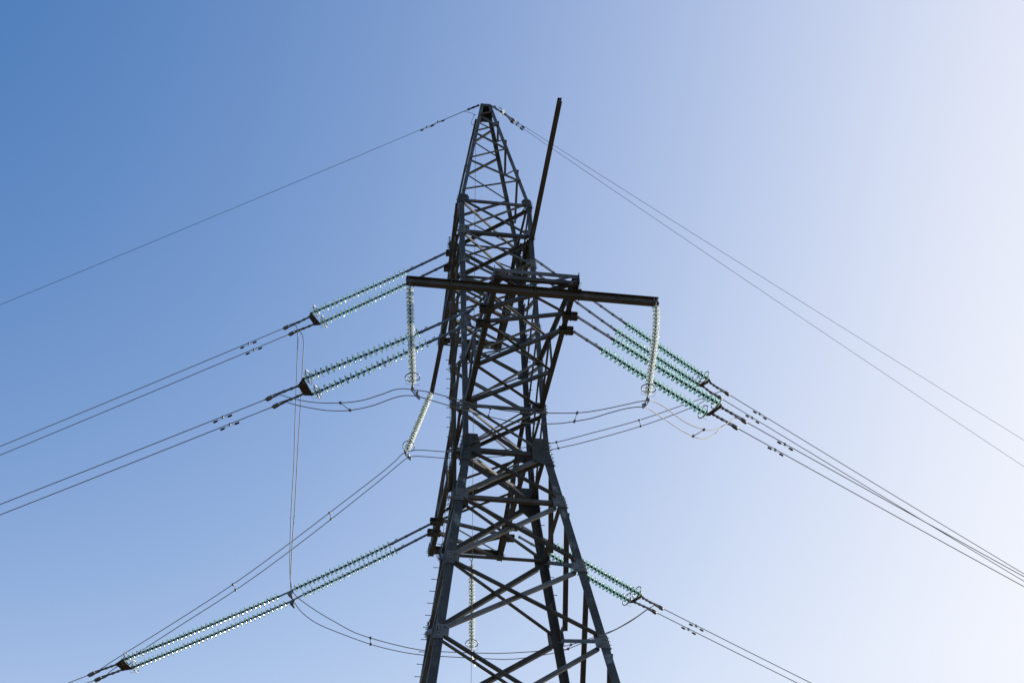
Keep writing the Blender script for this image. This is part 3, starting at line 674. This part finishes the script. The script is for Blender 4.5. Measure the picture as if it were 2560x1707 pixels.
SPL = ['left of the tower, between the near arm jumpers', 'across the tower leg bracing, on the front jumpers', 'just right of the tower, on the front jumpers', 'farthest right, on the front jumpers',
       'low on the slanting jumpers at left', 'high on the slanting jumpers at left', 'beside the tower waist, on the rear jumpers', 'under the right strings, on the rear jumpers', 'on the drooping jumpers left of the leg', 'on the drooping jumpers seen between the legs']
for (a, b), l in zip(LAY['SPC'], SPL):
    a, b = V(a), V(b); m = MB(); d = (b - a).normalized(); m.tube([a, b], .011, 6)
    for p in (a, b): m.bar(p - d * .035, p + d * .035, .07, .06)
    tag(m.build('bundle_spacer', M['clamp']), 'short bar spacer ' + l, 'spacer', 'bundle spacers')
def damper(p, d, label, s=1.):
    p, d = V(p), V(d).normalized(); t = empty('vibration_damper', p); tag(t, label, 'damper', 'vibration dampers')
    dn = V((0, 0, -1)); m = MB(); m.bar(p + V((0, 0, .025)), p + dn * .07 * s, .05 * s, .045 * s, d); m.bolt(p + dn * .02, d.cross(dn), .02, .06); m.build('clamp', M['fitting'], t)
    q = p + dn * .075 * s
    m = MB(); m.tube([q - d * .26 * s - V((0, 0, .015)), q, q + d * .26 * s - V((0, 0, .015))], .006, 6); m.build('messenger_cable', M['fitting'], t)
    for sg in (-1, 1):
        m = MB(); m.lathe([(-.075 * s, .02), (-.07 * s, .03 * s), (.06 * s, .033 * s), (.075 * s, .022 * s)], q + d * sg * .24 * s - V((0, 0, .015)), d, 10); m.build('weight', M['weight'], t)
DL = {'UL0': 'on the topmost left conductor', 'UL1': 'on the second left conductor', 'NL0': 'on the third left conductor', 'NL1': 'on the lowest left conductor',
      'UR0': 'on the topmost right conductor', 'UR1': 'on the second right conductor', 'NR0': 'on the third right conductor', 'NR1': 'on the fourth right conductor',
      'LR0': 'on the bottom right conductor pair, upper wire', 'LR1': 'on the bottom right conductor pair, lower wire'}
for k, p in LAY['DMP'].items():
    pts = COND[k[:2], int(k[2])]; p = V(p)
    i = min(range(len(pts) - 1), key=lambda j: (pts[j] - p).length + (pts[j + 1] - p).length); a, b = pts[i], pts[i + 1]
    p = a + (b - a) * max(0, min(1, (p - a).dot(b - a) / (b - a).length_squared))
    damper(p, b - a, 'black dumbbell damper ' + DL[k], 1.05)

# ---------------------------------------------------------------- earth wires at the peak
E = {k: [V(p) for p in v] for k, v in LAY['E'].items()}
m = MB(); m.tube(line_pts(E['L'][1], E['L'][-1], 75.), .008, 6); pts = line_pts(E['L'][1], E['L'][-1])
m.tube([E['L'][1], E['L'][1] + (pts[1] - pts[0]).normalized() * 1.3], .013, 6)
o = m.build('earth_wire', M['cable']); tag(o, 'single thin earth wire running left from the tower peak', 'wire', 'earth wires')
link(o, E['L'][0], E['L'][1], .03, 'peak_link', 'cable')
m = MB(); m.tube(smooth(E['loopa'] + E['loopb'][1:]), .008, 6); m.build('bonding_loop', M['cable'], o)
d = E['L'][-1] - E['L'][1]
damper(E['L'][2], d, 'small damper on the left earth wire, nearer the peak', .85); damper(E['L'][3], d, 'small damper on the left earth wire, farther from the peak', .85)
for kk, lab in (('R', 'upper thin earth wire running right from the tower peak'), ('R2', 'lower thin earth wire running right from the tower peak')):
    e = E[kk]; st = e[-3] if kk == 'R' else e[2]
    m = MB(); m.tube(line_pts(st, e[-1], 75.), .008, 6); o = m.build('earth_wire', M['cable']); tag(o, lab, 'wire', 'earth wires')
    fork = E['R'][2]
    m = MB(); m.bar(fork, st, .03, .05); m.lathe([(0, .03), (.12, .035), (.2, .015)], st, e[-1] - st, 8); m.build('strain_clamp', M['fitting'], o)
    damper(e[-2], e[-1] - st, 'small black damper right of the peak, on the ' + ('upper' if kk == 'R' else 'lower') + ' earth wire', .95)
a, b, c = E['R'][0], E['R'][1], E['R'][2]; d = (c - a).normalized(); t = empty('insulator_string', a); tag(t, 'single glass disc insulator on the fittings right of the tower peak', 'insulator')
link(t, a, b - d * .06, .03); put_disc(t, a, b - d * .06, d, .255, .15); link(t, b + d * .09, c, .04, 'end_link')
m = MB(); m.bar(a + d * .12 + V((0, 0, .03)), a + d * .12 + V((0, 0, .12)), .02, .09); m.bar(b + d * .0 + V((0, 0, .16)), b - d * .12 + V((0, 0, .2)), .015, .05); m.build('arcing_horn', M['ring'], t)

# ---------------------------------------------------------------- cables on the tower
wp = [V(p) for p in LAY['wire']]; wp.append(wp[-1] + (wp[-1] - wp[-2]) * 3.2)
m = MB(); m.tube(wp, .007, 6); tag(m.build('thin_cable', M['cable']), 'thin straight cable hanging down inside the tower from the peak', 'cable')
lp = [V(p) for p in LAY['lead']]; lp.append(lp[-1] + (corner('L2', z=20) - corner('L2', z=41)))
m = MB(); m.tube(smooth(lp, 4), .010, 6); tag(m.build('down_lead', M['cable']), 'dark down lead cable clipped along the far left tower leg', 'cable')
